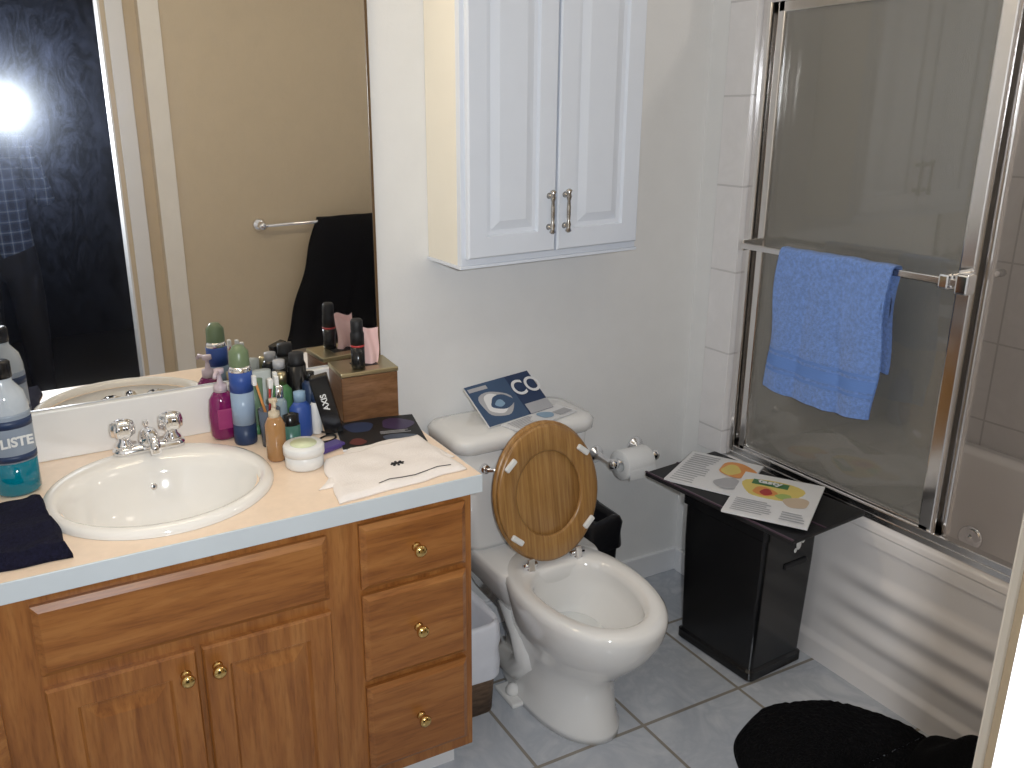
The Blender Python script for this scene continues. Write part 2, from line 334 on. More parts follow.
# ------------------------------------------------------------------ wall cabinet
k1,k2,Dc,zk=.158,.693,.184,1.186
b=B('wall_cabinet')
b.box((k1,-Dc+.020,zk),(k2,-.001,1.95),cab_side_lit,.001)
b.box((k1,-Dc,zk),(k2,-Dc+.02,1.95),cab_w,.001)
b.box((k1-.004,-Dc-.004,zk-.008),(k2+.004,-.001,zk),cab_w,.001)
cp=[(0,0),(0,.014),(.004,.018),(.052,.018),(.056,.010),(.066,.009),(.088,.0165),(.094,.0165)]
km=(k1+k2)/2
b.panel(k1+.012,km-.003,zk+.018,1.94,-Dc,cp,cab_w); b.panel(km+.003,k2-.008,zk+.018,1.94,-Dc,cp,cab_w)
hg=M('handle_pewter',(.5,.47,.43),.2,1)
for x in (km-.024,km+.024):
    z0=1.25
    b.lathe([(.003,0),(.008,.004),(.005,.012),(.0068,.02),(.004,.03),(.0052,.045),(.0052,.065),(.004,.08),(.0068,.09),(.005,.098),(.008,.106),(.003,.11)],(x,-Dc-.036,z0),hg,16)
    for dz in (.016,.094): b.lathe([(.008,0),(.005,.004),(.004,.018)],(x,-Dc-.018,z0+dz),hg,12,(0,-1,0))
b.done()
# ------------------------------------------------------------------ toilet
TX=.345
def egg(hx,hf,hb,yc,z,n=48,p=1.0):
    o=[]
    for k in range(n):
        a=2*math.pi*k/n; c,s_=math.cos(a),math.sin(a)
        o.append(V((TX+hx*math.copysign(abs(c)**p,c),yc+(hb if s_>0 else hf)*math.copysign(abs(s_)**p,s_),z)))
    return o
b=B('toilet')
L_=[(.115,.215,.24,-.38,0),(.115,.215,.24,-.38,.02),(.106,.20,.23,-.38,.05),(.102,.192,.21,-.38,.12),(.103,.192,.20,-.385,.16),(.113,.207,.20,-.40,.198),(.133,.227,.20,-.425,.243),(.152,.240,.21,-.45,.29),(.165,.254,.22,-.46,.336),(.171,.260,.23,-.46,.368),(.170,.258,.23,-.46,.383),(.161,.249,.22,-.46,.392),
(.134,.216,.125,-.46,.393),(.124,.204,.112,-.46,.386),(.119,.198,.105,-.46,.366),(.123,.201,.105,-.46,.351),(.112,.18,.10,-.46,.32),(.09,.145,.09,-.45,.27),(.065,.10,.08,-.44,.23),(.045,.07,.06,-.44,.21)]
b.loft([egg(hx,hf,hb,yc,z,p=.94) for hx,hf,hb,yc,z in L_],porc,True,False)
b.loft([egg(.078,.12,.09,-.445,.245),egg(.01,.01,.01,-.445,.245)],water,False,True)
b.loft([rrect(TX,-.185,.10,.14,.05,.22),rrect(TX,-.185,.13,.155,.05,.29),rrect(TX,-.19,.155,.17,.05,.35),rrect(TX,-.19,.160,.172,.05,.38),rrect(TX,-.19,.155,.165,.05,.39)],porc)
for s_ in (-1,1):
    b.tube([(TX+s_*.06,-.16,.30),(TX+s_*.076,-.24,.27),(TX+s_*.080,-.33,.20),(TX+s_*.080,-.36,.13),(TX+s_*.082,-.31,.075),(TX+s_*.078,-.24,.06),(TX+s_*.06,-.18,.05)],[.03,.04,.045,.045,.042,.04,.03],porc,14)
    b.lathe([(.02,0),(.02,.012),(.014,.024),(.004,.029)],(TX+s_*.118,-.33,.012),porc,18)
    b.box((TX+s_*.118-.03,-.38,0),(TX+s_*.118+.03,-.28,.014),porc,.005)
b.loft([rrect(TX,-.12,.165,.07,.04,.385),rrect(TX,-.12,.18,.082,.04,.41),rrect(TX,-.118,.20,.092,.04,.58),rrect(TX,-.118,.208,.095,.04,.695)],porc)
b.loft([rrect(TX,-.12,.212,.100,.045,.690),rrect(TX,-.12,.222,.108,.05,.697),rrect(TX,-.12,.224,.110,.05,.720),rrect(TX,-.12,.215,.102,.05,.733),rrect(TX,-.12,.19,.08,.05,.737)],porc)
b.lathe([(.014,0),(.012,.012)],(TX-.14,-.213,.645),chrome,16,(0,-1,0)); b.tube([(TX-.14,-.228,.645),(TX-.09,-.233,.637),(TX-.06,-.233,.633)],.006,chrome,10)
sd=V((0,.18,.984)).normalized(); nd=V((0,-.984,.18)).normalized()
hinge=V((TX-.002,-.340,.388))
X=Matrix(((1,0,nd.x,hinge.x),(0,sd.y,nd.y,hinge.y),(0,sd.z,nd.z,hinge.z),(0,0,0,1)))  # local x, s, n
def sl(hx,s0,s1,n_,k=48):
    c=(s0+s1)/2;h=(s1-s0)/2
    return [V((hx*math.cos(2*math.pi*i/k),c+h*math.sin(2*math.pi*i/k),n_)) for i in range(k)]
b.loft([sl(.150,.020,.375,.0),sl(.156,.013,.382,.005),sl(.156,.013,.382,.010),sl(.150,.020,.375,.014),sl(.104,.078,.316,.014),sl(.099,.083,.311,.010),sl(.099,.083,.311,.005),sl(.104,.078,.316,0)],oak_seat,False,False,X=X)
b.loft([sl(.153,.018,.382,-.016),sl(.160,.010,.390,-.010),sl(.160,.010,.390,-.004),sl(.156,.016,.384,.001)],oak_seat,True,True,X=X)
for s_ in (-1,1):
    for sv,an in ((.095,-1),(.295,1)):
        Y=X@Matrix.Translation((s_*.112,sv,.014))@Matrix.Rotation(s_*an*math.radians(-40),4,'Z')
        b.box((-.020,-.008,0),(.020,.008,.010),white_pl,.004,X=Y)
    b.lathe([(.012,0),(.012,.012),(.008,.02)],(TX+s_*.075,-.345,.382),chrome,16)
    b.tube([(TX+s_*.075-.02,-.342,.402),(TX+s_*.075+.02,-.342,.402)],.008,chrome,12)
    b.box((-.010+s_*.075,.0,.0135),(.010+s_*.075,.035,.018),chrome,.002,X=X)
b.done()
# magazines -------------------------------------------------------------
def magazine(name,X,w,h,base,patches,th=.006,texts=()):
    b=B(name); b.box((-w/2,-h/2,0),(w/2,h/2,th),paper,.0008,X=X); b.box((-w/2,-h/2,th),(w/2,h/2,th+.0006),base,X=X)
    z=th+.0006
    for i,pp in enumerate(patches):
        x0,y0,x1,y1,m=pp[:5]
        z+=.0002
        if len(pp)>5:
            cx_,cy_,hx_,hy_=-w/2+(x0+x1)/2*w,-h/2+(y0+y1)/2*h,(x1-x0)/2*w,(y1-y0)/2*h
            lp=[[V((cx_+hx_*(1+.12*math.sin(3*a+i))*math.cos(a),cy_+hy_*(1+.12*math.cos(2*a+i))*math.sin(a),zz)) for a in [2*math.pi*q/24 for q in range(24)]] for zz in (z-.0002,z)]
            b.loft(lp,m,True,True,False,X)
        else: b.box((-w/2+x0*w,-h/2+y0*h,z-.0002),(-w/2+x1*w,-h/2+y1*h,z),m,X=X)
    for tx,sz,px,py,m in texts: b.text(tx,sz,X@Matrix.Translation((-w/2+px*w,-h/2+py*h,z+.0006)),m,.001)
    return b.done()
def lines(n,x0,x1,y0,y1,m): 
    return [(x0,y0+(y1-y0)*i/n,x0+(x1-x0)*random.uniform(.7,1),y0+(y1-y0)*(i+.4)/n,m) for i in range(n)]
RZ=lambda d:Matrix.Rotation(math.radians(d),4,'Z'); RX=lambda d:Matrix.Rotation(math.radians(d),4,'X'); T=Matrix.Translation
cvb=flat('cover_blue',(.05,.09,.17))
magazine('tank_magazine',T((.347,-.100,.7805))@RZ(12)@RX(38),.24,.135,navy,[(.0,.0,.62,1,cvb),(.06,.12,.52,.78,grey,1),(.12,.22,.44,.7,paper,1),(.2,.3,.54,.62,cvb,1),(.26,.36,.40,.52,ltblue,1),(.02,.84,.3,.93,grey),(.64,0,1,.25,grey)],texts=(('CO',.070,.83,.64,paper),))  # magazine tilted on the toilet tank
magazine('newspaper',T((.400,-.180,.7385))@RZ(16),.23,.075,paper,lines(8,.05,.45,.1,.9,grey)+[(.5,.2,.7,.8,ltblue,1),(.72,.1,.95,.5,grey)],.004)
magazine('counter_magazine',T((-.100,-.235,.8105))@RZ(-14),.20,.19,black_mat,[(.1,.5,.45,.9,navy,1),(.5,.1,.9,.35,flat('cover_grey',(.06,.08,.12)),1),(.55,.5,.95,.9,flat('cover_purple',(.04,.025,.08)),1),(.1,.1,.3,.3,flat('cover_red',(.12,.03,.03)),1)]+lines(3,.5,.9,.38,.48,grey),.006)  # dark magazine on the counter
# ------------------------------------------------------------------ hamper
b=B('hamper'); X=T((.936,-.445,0))@RZ(4)
def rr(hx,hy,r,z): return rrect(0,0,hx,hy,r,z)
b.loft([rr(.104,.132,.016,0),rr(.109,.137,.016,.006),rr(.109,.137,.016,.030),rr(.102,.130,.014,.036),rr(.106,.140,.014,.34),rr(.106,.141,.014,.44),rr(.113,.149,.016,.446),rr(.113,.149,.016,.490),rr(.108,.144,.016,.496),rr(.108,.144,.016,.505)],black_pl,X=X,smooth=False)
b.box((-.020,-.1450,.335),(.070,-.136,.352),black_mat,.003,X=X)
b.ball((.03,-.142,.40),.010,white_pl,(1,.2,1.6),X=X); b.ball((.045,-.143,.412),.008,white_pl,(1,.2,1.4),X=X); b.ball((.018,-.142,.385),.006,white_pl,(1,.2,1.2),X=X)
b.done()
b=B('lap_tray'); X=T((.916,-.452,.506))@RZ(5); b.box((-.147,-.25,0),(.147,.25,.012),black_mat,.004,X=X)
b.box((-.147,-.25,.012),(-.141,.25,.016),M('tray_edge',(.08,.05,.07),.3),.001,X=X); b.box((-.02,-.249,.012),(-.014,.249,.0135),M('tray_seam',(.06,.03,.05),.3),X=X); b.done()
magazine('magazine',T((.910,-.325,.5195))@RZ(-62),.21,.24,paper,lines(14,.06,.45,.05,.95,grey)+[(.5,.45,.98,.9,orange,1),(.55,.5,.8,.8,yellow,1),(.6,.1,.95,.4,grey,1)],.006)
magazine('magazine',T((.915,-.54,.5275))@RZ(-58),.21,.28,paper,[(.05,.42,.8,.92,yellow,1),(.15,.74,.6,.86,green),(.2,.5,.5,.7,orange,1),(.3,.52,.45,.66,red,1),(.5,.5,.7,.62,lime,1),(.62,.35,.92,.6,flat('tan',(.6,.48,.36)),1)]+lines(7,.08,.6,.06,.36,grey)+lines(4,.66,.95,.05,.25,grey),.006,texts=(('tasty',.032,.37,.80,paper),))
# ------------------------------------------------------------------ bathtub
b=B('bathtub'); y0,y1=-1.739,YS-.011; cx,cy=(XT+1.849)/2,(y0+y1)/2; hx,hy=(1.849-XT)/2,(y1-y0)/2
lo=[rrect(cx,cy,hx-.002,hy,.02,ZT-.06),rrect(cx,cy,hx-.002,hy,.02,ZT-.01),rrect(cx,cy,hx-.008,hy-.004,.02,ZT),
 rrect(cx,cy,hx-.075,hy-.08,.10,ZT),rrect(cx,cy,hx-.085,hy-.09,.11,ZT-.012),rrect(cx,cy,hx-.10,hy-.12,.12,ZT-.15),rrect(cx,cy,hx-.125,hy-.17,.12,ZT-.32),rrect(cx,cy,hx-.16,hy-.22,.12,ZT-.38),rrect(cx,cy,hx-.24,hy-.32,.1,ZT-.40)]
b.loft(lo,acryl,False,True)
def ap(u,v):
    z=ZT-.02-v*(ZT-.02); y=y1+(y0-y1)*u
    x=XT+.010
    if z>.44: x=XT+.0005+ .0095*min(1,(.47-z)/.03)
    fade=max(0,min(1,(u-.22)/.18)); fade=fade*fade*(3-2*fade)
    if .12<z<.36: x-=.014*fade*math.sin((z-.12)/.08*math.pi)**2
    if z<.08: x-=.010*min(1,(.08-z)/.02)
    return (x,y,z)
b.grid(ap,60,110,acryl)
b.lathe([(.038,0),(.036,.006),(.026,.012),(.012,.008),(.008,.014),(.003,.016)],(1.85-.135,-.60,.24),chrome,28,(-1,0,.15))
b.done()
# ------------------------------------------------------------------ shower door
b=B('shower_door')
z0,z1=ZT,1.85; yl=YS-.011
b.box((XT+.012,-1.738,z0),(XT+.075,yl,z0+.022),alum,.004); b.box((XT+.012,-1.738,z0+.02),(XT+.02,yl,z0+.04),alum,.002)
b.box((XT+.008,-1.738,z1-.045),(XT+.08,yl,z1+.01),alum,.005)
b.box((XT+.010,yl-.030,z0+.02),(XT+.078,yl,z1),alum,.004); b.box((XT+.010,-1.738,z0+.02),(XT+.078,-1.71,z1),alum,.004)
def pane(xc,ya,yb,w):
    for y,ww in ((ya,w),(yb,.013)): b.box((xc-.010,y-ww,z0+.025),(xc+.010,y+ww,z1-.03),alum,.004)
    b.box((xc-.010,ya-.01,z0+.022),(xc+.010,yb+.01,z0+.05),alum,.003); b.box((xc-.010,ya-.01,z1-.07),(xc+.010,yb+.01,z1-.04),alum,.003)
    b.box((xc-.0015,ya,z0+.04),(xc+.0015,yb,z1-.05),glass)
pane(XT+.028,-.832,-.232,.018); pane(XT+.060,-.850,-.218,.016)
b.box((XT-.062,-.885,1.157),(XT-.052,-.235,1.173),alum,.002)
b.box((XT-.056,-.242,1.15),(XT+.02,-.230,1.18),alum,.003)
b.box((XT-.060,-.855,1.148),(XT+.02,-.825,1.182),chrome,.006); b.box((XT-.070,-.895,1.142),(XT-.04,-.865,1.188),chrome,.005); b.box((XT-.068,-.850,1.148),(XT-.045,-.825,1.182),chrome,.005)
xi=XT+.125   # inside bar, added to carry the towel that imitates a reflection
b.tube([(xi,-.845,1.165),(xi,-.225,1.165)],.007,alum)
for y in (-.845,-.225): b.tube([(XT+.062,y,1.165),(xi+.006,y,1.165)],.009,alum)
b.done()
def towel(name,mat,band,x_of,along,z_top,lenf,lenb,axis,r=.012,seed=0,skew=0):
    b=B(name); tot=lenf+lenb+math.pi*r
    def prof(s):
        if s<lenf: return (-r,z_top-lenf+s)
        s-=lenf
        if s<math.pi*r: a=s/r; return (-r*math.cos(a),z_top+r*math.sin(a))
        return (r,z_top-(s-math.pi*r))
    def mk(th):
        def f(u,v):
            s=v*tot; p,z=prof(s); hang=min(1,abs(z_top-z)/.25)
            w=(noise.noise(V((u*4+seed,z*1.5,seed)))*.016+math.sin(u*9+seed)*.006)*hang
            off=(-1 if s<lenf+math.pi*r/2 else 1)
            p2=p+off*(abs(w)+th*1.0)
            al=along[0]+(along[1]-along[0])*u + skew*(1-u)*max(0,z_top-z)+ .006*math.sin(z*22+seed)*(1 if u<.02 or u>.98 else 0)
            zz=z+ (noise.noise(V((u*7,seed,v*9)))*.003)
            zz+= -.012*math.sin(u*3.1)*(1 if s<lenf*.5 else 0)*(1-v*2)
            return (x_of+p2,al,zz) if axis=='y' else (al,x_of+p2,zz)
        return f
    b.grid(mk(.006),60,110,mat); b.grid(mk(.0015),60,110,mat)
    if band:
        f=mk(.0075)
        for s0,s1 in ((.055,.062),(.07,.10),(.108,.115)):
            b.grid(lambda u,v:f(u,(s0+(s1-s0)*v)/tot),60,4,band)
    return b.done()
towel('towel_reflection',blue_terry,blue_band,XT-.057,(-.715,-.385),1.170,.375,.26,'y',seed=3)
towel('towel_reflection',M('reflected_towel_terry',(.22,.42,.95),.95,var=.15,vscale=130,bump=.8,bscale=380),None,xi,(-.745,-.60),1.166,.21,.22,'y',r=.010,seed=6)  # added towel, imitates the front towel's reflection in the glass
b=B('shampoo_bottle'); b.lathe([(.03,0),(.034,.01),(.034,.13),(.02,.16),(.012,.165),(.012,.185),(.004,.187)],(1.80,-.25,ZT+.001),blue); b.done()
# ------------------------------------------------------------------ TP holder
b=B('toilet_paper_holder'); zt=.500; xa,xb=.728,.885
for x in (xa,xb):
    b.lathe([(.030,0),(.028,.006),(.016,.012),(.011,.03),(.011,.07),(.016,.085),(.019,.095),(.012,.106),(.003,.109)],(x,-.001,zt),chrome,20,(0,-1,0))
b.tube([(xa,-.088,zt),(xb,-.088,zt)],.008,chrome)
b.done()
b=B('toilet_paper_roll'); rc=(.807,-.088,zt-.012)
def ring(r,x): return [V((x,rc[1]+r*math.cos(2*math.pi*k/36),rc[2]+r*math.sin(2*math.pi*k/36))) for k in range(36)]
b.loft([ring(.021,.757),ring(.046,.757),ring(.0475,.76),ring(.0475,.856),ring(.046,.859),ring(.021,.859),ring(.021,.757)],tissue_w,False,False)
b.grid(lambda u,v:(.759+.098*u,rc[1]-.0475-.002*math.sin(v*3),rc[2]-.035*v),6,6,tissue_w)
b.done()
# black bin behind toilet
b=B('black_trash_bin'); c=(.640,-.115,0)
b.loft([rrect(c[0],c[1],.050,.055,.02,.001),rrect(c[0],c[1],.058,.068,.022,.33),rrect(c[0],c[1],.062,.072,.022,.335),rrect(c[0],c[1],.062,.072,.022,.35),rrect(c[0],c[1],.053,.063,.02,.35),rrect(c[0],c[1],.05,.055,.02,.20)],black_pl,True,True,smooth=False)
def bb(z,e):
    l=rrect(c[0],c[1],.056+e,.066+e,.022,z,10)
    return [p+V((noise.noise(p*45)*.007,noise.noise(p*45+V((5,5,5)))*.007,noise.noise(p*30)*.014)) for p in l]
b.loft([bb(.27,.010),bb(.31,.009),bb(.352,.010),bb(.368,.004),bb(.374,-.010),bb(.350,-.022),bb(.30,-.03)],black_bag,False,True)
b.done()
# trash can with bag
b=B('waste_basket'); c=(.095,-.275,0)
b.loft([rrect(c[0],c[1],.062,.082,.03,.001),rrect(c[0],c[1],.074,.095,.035,.25),rrect(c[0],c[1],.07,.09,.035,.25),rrect(c[0],c[1],.06,.08,.03,.02)],wicker,True,True)
def bg(z,e): 
    l=rrect(c[0],c[1],.076+e,.097+e,.04,z,10)
    return [p+V((noise.noise(p*40)*.006,noise.noise(p*40+V((5,5,5)))*.006,noise.noise(p*25)*.012)) for p in l]
b.loft([bg(.12,.003),bg(.16,.005),bg(.20,.002),bg(.23,.004),bg(.265,.001),bg(.285,-.004),bg(.262,-.012),bg(.2,-.022),bg(.12,-.03)],bag,False,True)
b.done()
# rug + towel heap
b=B('bath_rug'); cx,cy,R_=.800,-.955,.270
def rg(u,v):
    a=2*math.pi*u; r=R_*v; rr_=r*(1+.012*math.sin(9*a)*v)
    h=.022*(1 if v<.9 else max(0,(1-v)/.1)**.5)+(random.random()-.5)*.007*(v<.99)
    return (cx+rr_*math.cos(a),cy+rr_*math.sin(a),max(.001,h))
b.grid(rg,160,60,black_terry,smooth=False); b.done()
b=B('black_bath_towel')
def hp(u,v):
    a=2*math.pi*u; r=(1-v)
    x=.96+.115*r*math.cos(a)*(1+.2*noise.noise(V((math.cos(a)*2,math.sin(a)*2,0)))); y=-1.16+.17*r*math.sin(a)
    return (x,y,.026+.15*math.sqrt(max(0,1-r*r))*(.8+.35*noise.noise(V((x*16,y*16,1)))))
b.grid(hp,60,30,black_terry); b.done()
# ------------------------------------------------------------------ counter objects
Z=H+.0008
def sheet(name,c,mat,z,th,amp=.004,fold=None,n=30,seed=0,extra=None):
    b=B(name); c=[V((*p,0)) for p in c]
    def top(u,v):
        p=(c[0]*(1-u)+c[1]*u)*(1-v)+(c[3]*(1-u)+c[2]*u)*v
        e=min(u,1-u,v,1-v); edge=min(1,e/.03)
        p=p+V((noise.noise(p*14+V((seed,0,0)))*.010,noise.noise(p*14+V((0,seed,0)))*.010,0))
        return (p.x,p.y,z+th*(.3+.7*edge)+amp*edge*(noise.noise(V((p.x*18,p.y*18,seed)))+.5*abs(noise.noise(V((p.x*45,p.y*45,seed))))+.4))
    b.grid(top,n,n,mat)
    per=[(i/n,0) for i in range(n)]+[(1,i/n) for i in range(n)]+[(1-i/n,1) for i in range(n)]+[(0,1-i/n) for i in range(n)]
    t1=[V(top(*q)) for q in per]; b.loft([t1,[V((p.x,p.y,z)) for p in t1]],mat,False,True)
    if extra: extra(b,top)
    return b.done()
def emb(b,top):
    for i in range(8):
        a=i*math.pi/4; px,py=.56+.05*math.cos(a),.40+.065*math.sin(a); p=V(top(px,py)); q=V(top(.56,.40))
        b.tube([q+V((0,0,.001)),p+V((0,0,.001))],.0016,black_mat,6)
        b.ball(p+V((0,0,.001)),.003,black_mat,(1,1,.4))
    b.tube([V(top(u/10,.09))+V((0,0,.0012)) for u in range(3,10)],.0009,black_mat,6)
sheet('napkin_under',[(-.335,-.47),(-.010,-.45),(-.040,-.300),(-.21,-.295)],napkin,Z,.006,.002,seed=7)
sheet('linen_napkin',[(-.322,-.553),(-.018,-.522),(-.030,-.310),(-.285,-.345)],napkin,Z,.010,.004,seed=2,extra=emb)
sheet('washcloth',[(-1.12,-.52),(-.828,-.525),(-.86,-.27),(-1.12,-.27)],navy_terry,H+.001,.022,.012,seed=5)
def bottle(name,c,prof,mats,seg=28,sx=1,sy=1,extra=None):
    b=B(name)
    for i0,i1,m in mats: b.lathe(prof[i0:i1+1],(c[0],c[1],Z),m,seg,sx=sx,sy=sy)
    if extra: extra(b)
    return b.done()
def mw(b):
    b.lathe([(.0465,.075),(.0468,.08),(.0468,.175),(.0465,.18)],(-.905,-.165,Z),M('label_grey',(.28,.33,.40),.35),sy=.8,seg=32)
    for z,hh in ((.078,.014),(.150,.018)): b.lathe([(.0472,z),(.0473,z+hh)],(-.905,-.165,Z),navy,sy=.8,seg=32)
    b.text('LISTE',.028,T((-.893,-.2035,Z+.122))@RZ(10)@RX(90),white_pl,.001)
bottle('mouthwash_bottle',(-.905,-.165),[(.040,0),(.046,.008),(.046,.09),(.046,.195),(.040,.222),(.022,.245),(.022,.252),(.024,.254),(.024,.285),(.020,.289)],[(0,2,teal),(2,6,clear),(6,9,black_pl)],sy=.8,extra=mw)
bottle('lotion_bottle',(-.975,-.10),[(.034,0),(.038,.01),(.038,.20),(.02,.245),(.018,.255),(.028,.257),(.028,.315),(.02,.32)],[(0,3,ltblue),(3,4,clear),(4,7,black_pl)])
def pump(c,z,m,s=1,ang=-120):
    def f(b):
        b.lathe([(.016*s,z),(.016*s,z+.018*s),(.008*s,z+.02*s),(.005*s,z+.035*s),(.005*s,z+.045*s),(.012*s,z+.046*s),(.012*s,z+.056*s)],(c[0],c[1],Z),m,20)
        a=math.radians(ang); b.tube([(c[0],c[1],Z+z+.051*s),(c[0]+.03*s*math.cos(a),c[1]+.03*s*math.sin(a),Z+z+.051*s),(c[0]+.036*s*math.cos(a),c[1]+.036*s*math.sin(a),Z+z+.043*s)],.005*s,m,10)
    return f
c=(-.440,-.072); bottle('soap_dispenser',c,[(.026,0),(.032,.01),(.034,.06),(.030,.10),(.02,.115),(.014,.12)],[(0,5,purple)],sy=.8,extra=lambda b:(pump(c,.118,pinkw)(b),b.box((c[0]-.018,c[1]-.0285,Z+.03),(c[0]+.018,c[1]-.024,Z+.08),magenta,.002)))
c2=(-.366,-.266); bottle('soap_dispenser',c2,[(.020,0),(.023,.006),(.023,.085),(.016,.10),(.012,.104)],[(0,4,amber)],extra=pump(c2,.100,M('beige_pump',(.6,.5,.36),.3),.8,-100))
bottle('shaving_gel_can',(-.402,-.128),[(.026,0),(.0275,.004),(.0275,.05),(.0275,.13),(.0275,.18),(.024,.192),(.024,.195),(.023,.226),(.012,.240),(.003,.242)],[(0,2,navy),(2,3,M('can_silver',(.30,.40,.54),.3)),(3,4,blue),(4,5,chrome),(5,9,olive)])
b=B('cosmetic_jar'); cj=(-.322,-.330); b.lathe([(.040,0),(.043,.004),(.043,.028),(.041,.03),(.046,.031),(.046,.048),(.043,.052),(.01,.0525)],(cj[0],cj[1],Z),white_pl,36); b.lathe([(.030,.0527),(.030,.0532)],(cj[0],cj[1],Z),flat('pale_lime',(.7,.75,.5)),30); b.done()
bottle('blue_bottle',(-.272,-.16),[(.024,0),(.027,.005),(.027,.075),(.015,.09),(.015,.115),(.004,.117)],[(0,3,blue),(3,5,ltblue)],sy=.7)
b=B('toothbrush_cup'); ct=(-.352,-.175); b.lathe([(.022,0),(.026,.09),(.024,.09),(.020,.006)],(ct[0],ct[1],Z),M('cup_teal',(.10,.12,.16),.25),24)
for i,(m,dx,dy) in enumerate(((orange,-.018,.01),(white_pl,.016,.012),(red,0,-.016),(green,.012,-.008))):
    p0=V((ct[0]-dx*.4,ct[1]-dy*.4,Z+.008)); p1=V((ct[0]+dx*1.5,ct[1]+dy*1.5,Z+.17)); b.tube([p0,p0.lerp(p1,.8),p1],[.004,.003,.0035],m,8); b.box(p1-V((.005,.008,.022)),p1+V((.005,.006,.002)),white_pl,.002)
b.done()
bottle('lotion_tube',(-.335,-.06),[(.016,0),(.018,.002),(.018,.03),(.021,.032),(.024,.15)],[(0,2,white_pl),(2,4,M('tube_grey',(.45,.5,.5),.35))],sy=.7)
bottle('lotion_bottle',(-.292,-.085),[(.022,0),(.024,.006),(.024,.10),(.012,.115),(.012,.145),(.004,.147)],[(0,3,green),(3,5,gold)])
bottle('hair_spray',(-.242,-.055),[(.022,0),(.023,.004),(.023,.15),(.019,.16),(.019,.18),(.006,.182)],[(0,2,black_pl),(2,5,black_mat)])
bottle('hair_gel_bottle',(-.285,-.045),[(.020,0),(.022,.004),(.022,.13),(.015,.145),(.015,.165),(.006,.167)],[(0,3,black_pl),(3,5,grey)])
bottle('face_wash_bottle',(-.225,-.10),[(.018,0),(.020,.004),(.020,.11),(.012,.12),(.012,.14),(.006,.142)],[(0,3,navy),(3,5,black_pl)])
bottle('perfume_bottle',(-.388,-.048),[(.022,0),(.024,.006),(.024,.08),(.01,.09),(.012,.092),(.012,.13),(.003,.132)],[(0,3,M('green_glass',(.35,.42,.22),.1,coat=.5)),(3,6,gold)],sy=.6)
bottle('deodorant_stick',(-.315,-.225),[(.018,0),(.020,.004),(.020,.06),(.018,.065),(.018,.085),(.005,.09)],[(0,2,M('deo_green',(.05,.15,.12),.3)),(2,5,black_pl)],sy=.7)
bottle('cologne_bottle',(-.312,-.125),[(.016,0),(.018,.004),(.018,.085),(.010,.095),(.011,.098),(.011,.125),(.004,.127)],[(0,3,M('cologne_glass',(.30,.38,.42),.08,coat=.6)),(3,6,chrome)],sy=.8)
bottle('mouth_spray_bottle',(-.232,-.155),[(.013,0),(.015,.003),(.015,.07),(.009,.08),(.009,.10),(.004,.102)],[(0,3,white_pl),(3,5,navy)])
bottle('nail_polish_bottle',(-.300,-.185),[(.012,0),(.014,.003),(.014,.03),(.007,.036),(.008,.038),(.007,.07),(.003,.071)],[(0,3,red),(3,6,black_pl)])
bottle('hand_cream_tube',(-.362,-.090),[(.014,0),(.015,.002),(.015,.025),(.018,.027),(.021,.14)],[(0,2,green),(2,4,M('tube_green',(.14,.22,.14),.35))],sy=.6)
b=B('black_toiletry_box'); X=T((-.195,-.185,Z))@RZ(-20)@Matrix.Rotation(math.radians(-13),4,'Y'); b.box((-.022,-.014,.006),(.022,.014,.155),black_pl,.002,X=X); b.text('AXIS',.020,X@T((0,-.0146,.09))@RX(90)@RZ(90),white_pl,.0005); b.done()
b=B('purple_packet'); b.box((-.05,-.018,0),(.05,.018,.012),M('packet_purple',(.08,.05,.22),.3),.004,X=T((-.255,-.275,Z))@RZ(20)); b.done()
b=B('eyeglasses'); X=T((-.255,-.228,Z+.004))@RZ(25)
for s_ in (-1,1):
    b.tube([V((s_*.032+.024*math.cos(a),0+.016*math.sin(a),.0)) for a in [2*math.pi*k/18 for k in range(19)]],.0025,black_pl,8,X=X); b.tube([(s_*.058,0,0),(s_*.057,.03,.001),(s_*.05,.055,0)],.0025,black_pl,8,X=X)
b.done()
# tissue box
b=B('tissue_box'); X=T((-.078,-.085,Z))@RZ(-4)
b.box((-.074,-.060,0),(.074,.056,.122),bronze,.003,X=X); b.box((-.076,-.062,.122),(.076,.058,.134),gold,.003,X=X)
b.box((-.028,-.022,.1341),(.036,.022,.1348),black_mat,X=X)
def ts(u,v):
    w=.024*(1+.18*v)
    return (.018+(u-.5)*2*w+.003*math.sin(v*5),-.006+.006*math.sin(u*8+v*2),.132+.098*v+.005*v*math.sin(u*5+1))
b.grid(ts,24,18,pink_t,X=X); b.grid(lambda u,v:(lambda p:(p[0]-.004*v,p[1]+.010*(.3+v)+.004*math.sin(u*6),p[2]-.012*v))(ts(u,v)),24,18,pink_t,X=X)
b.done()
ZB=Z+.1350
b=B('deodorant_can'); p=(-.098,-.110,ZB)
b.lathe([(.0165,0),(.0175,.003),(.0175,.055)],p,black_pl,22); b.lathe([(.0178,.055),(.0178,.06)],p,red,22); b.lathe([(.0175,.06),(.0175,.088),(.015,.094),(.0155,.096),(.0155,.120),(.012,.125),(.003,.126)],p,black_mat,22); b.done()
b=B('towel_bar'); yb=-1.685; zb=1.075
for x in (.17,.86): b.lathe([(.03,0),(.03,.006),(.018,.014),(.010,.02),(.010,.055),(.016,.06),(.017,.075),(.008,.08)],(x,-1.749,zb),chrome,22,(0,1,0))
b.tube([(.17,yb,zb),(.86,yb,zb)],.008,chrome); b.done()
towel('bath_towel',black_terry,None,yb,(.42,.80),zb+.008,.55,.58,'x',seed=8,skew=-.32,r=.012)
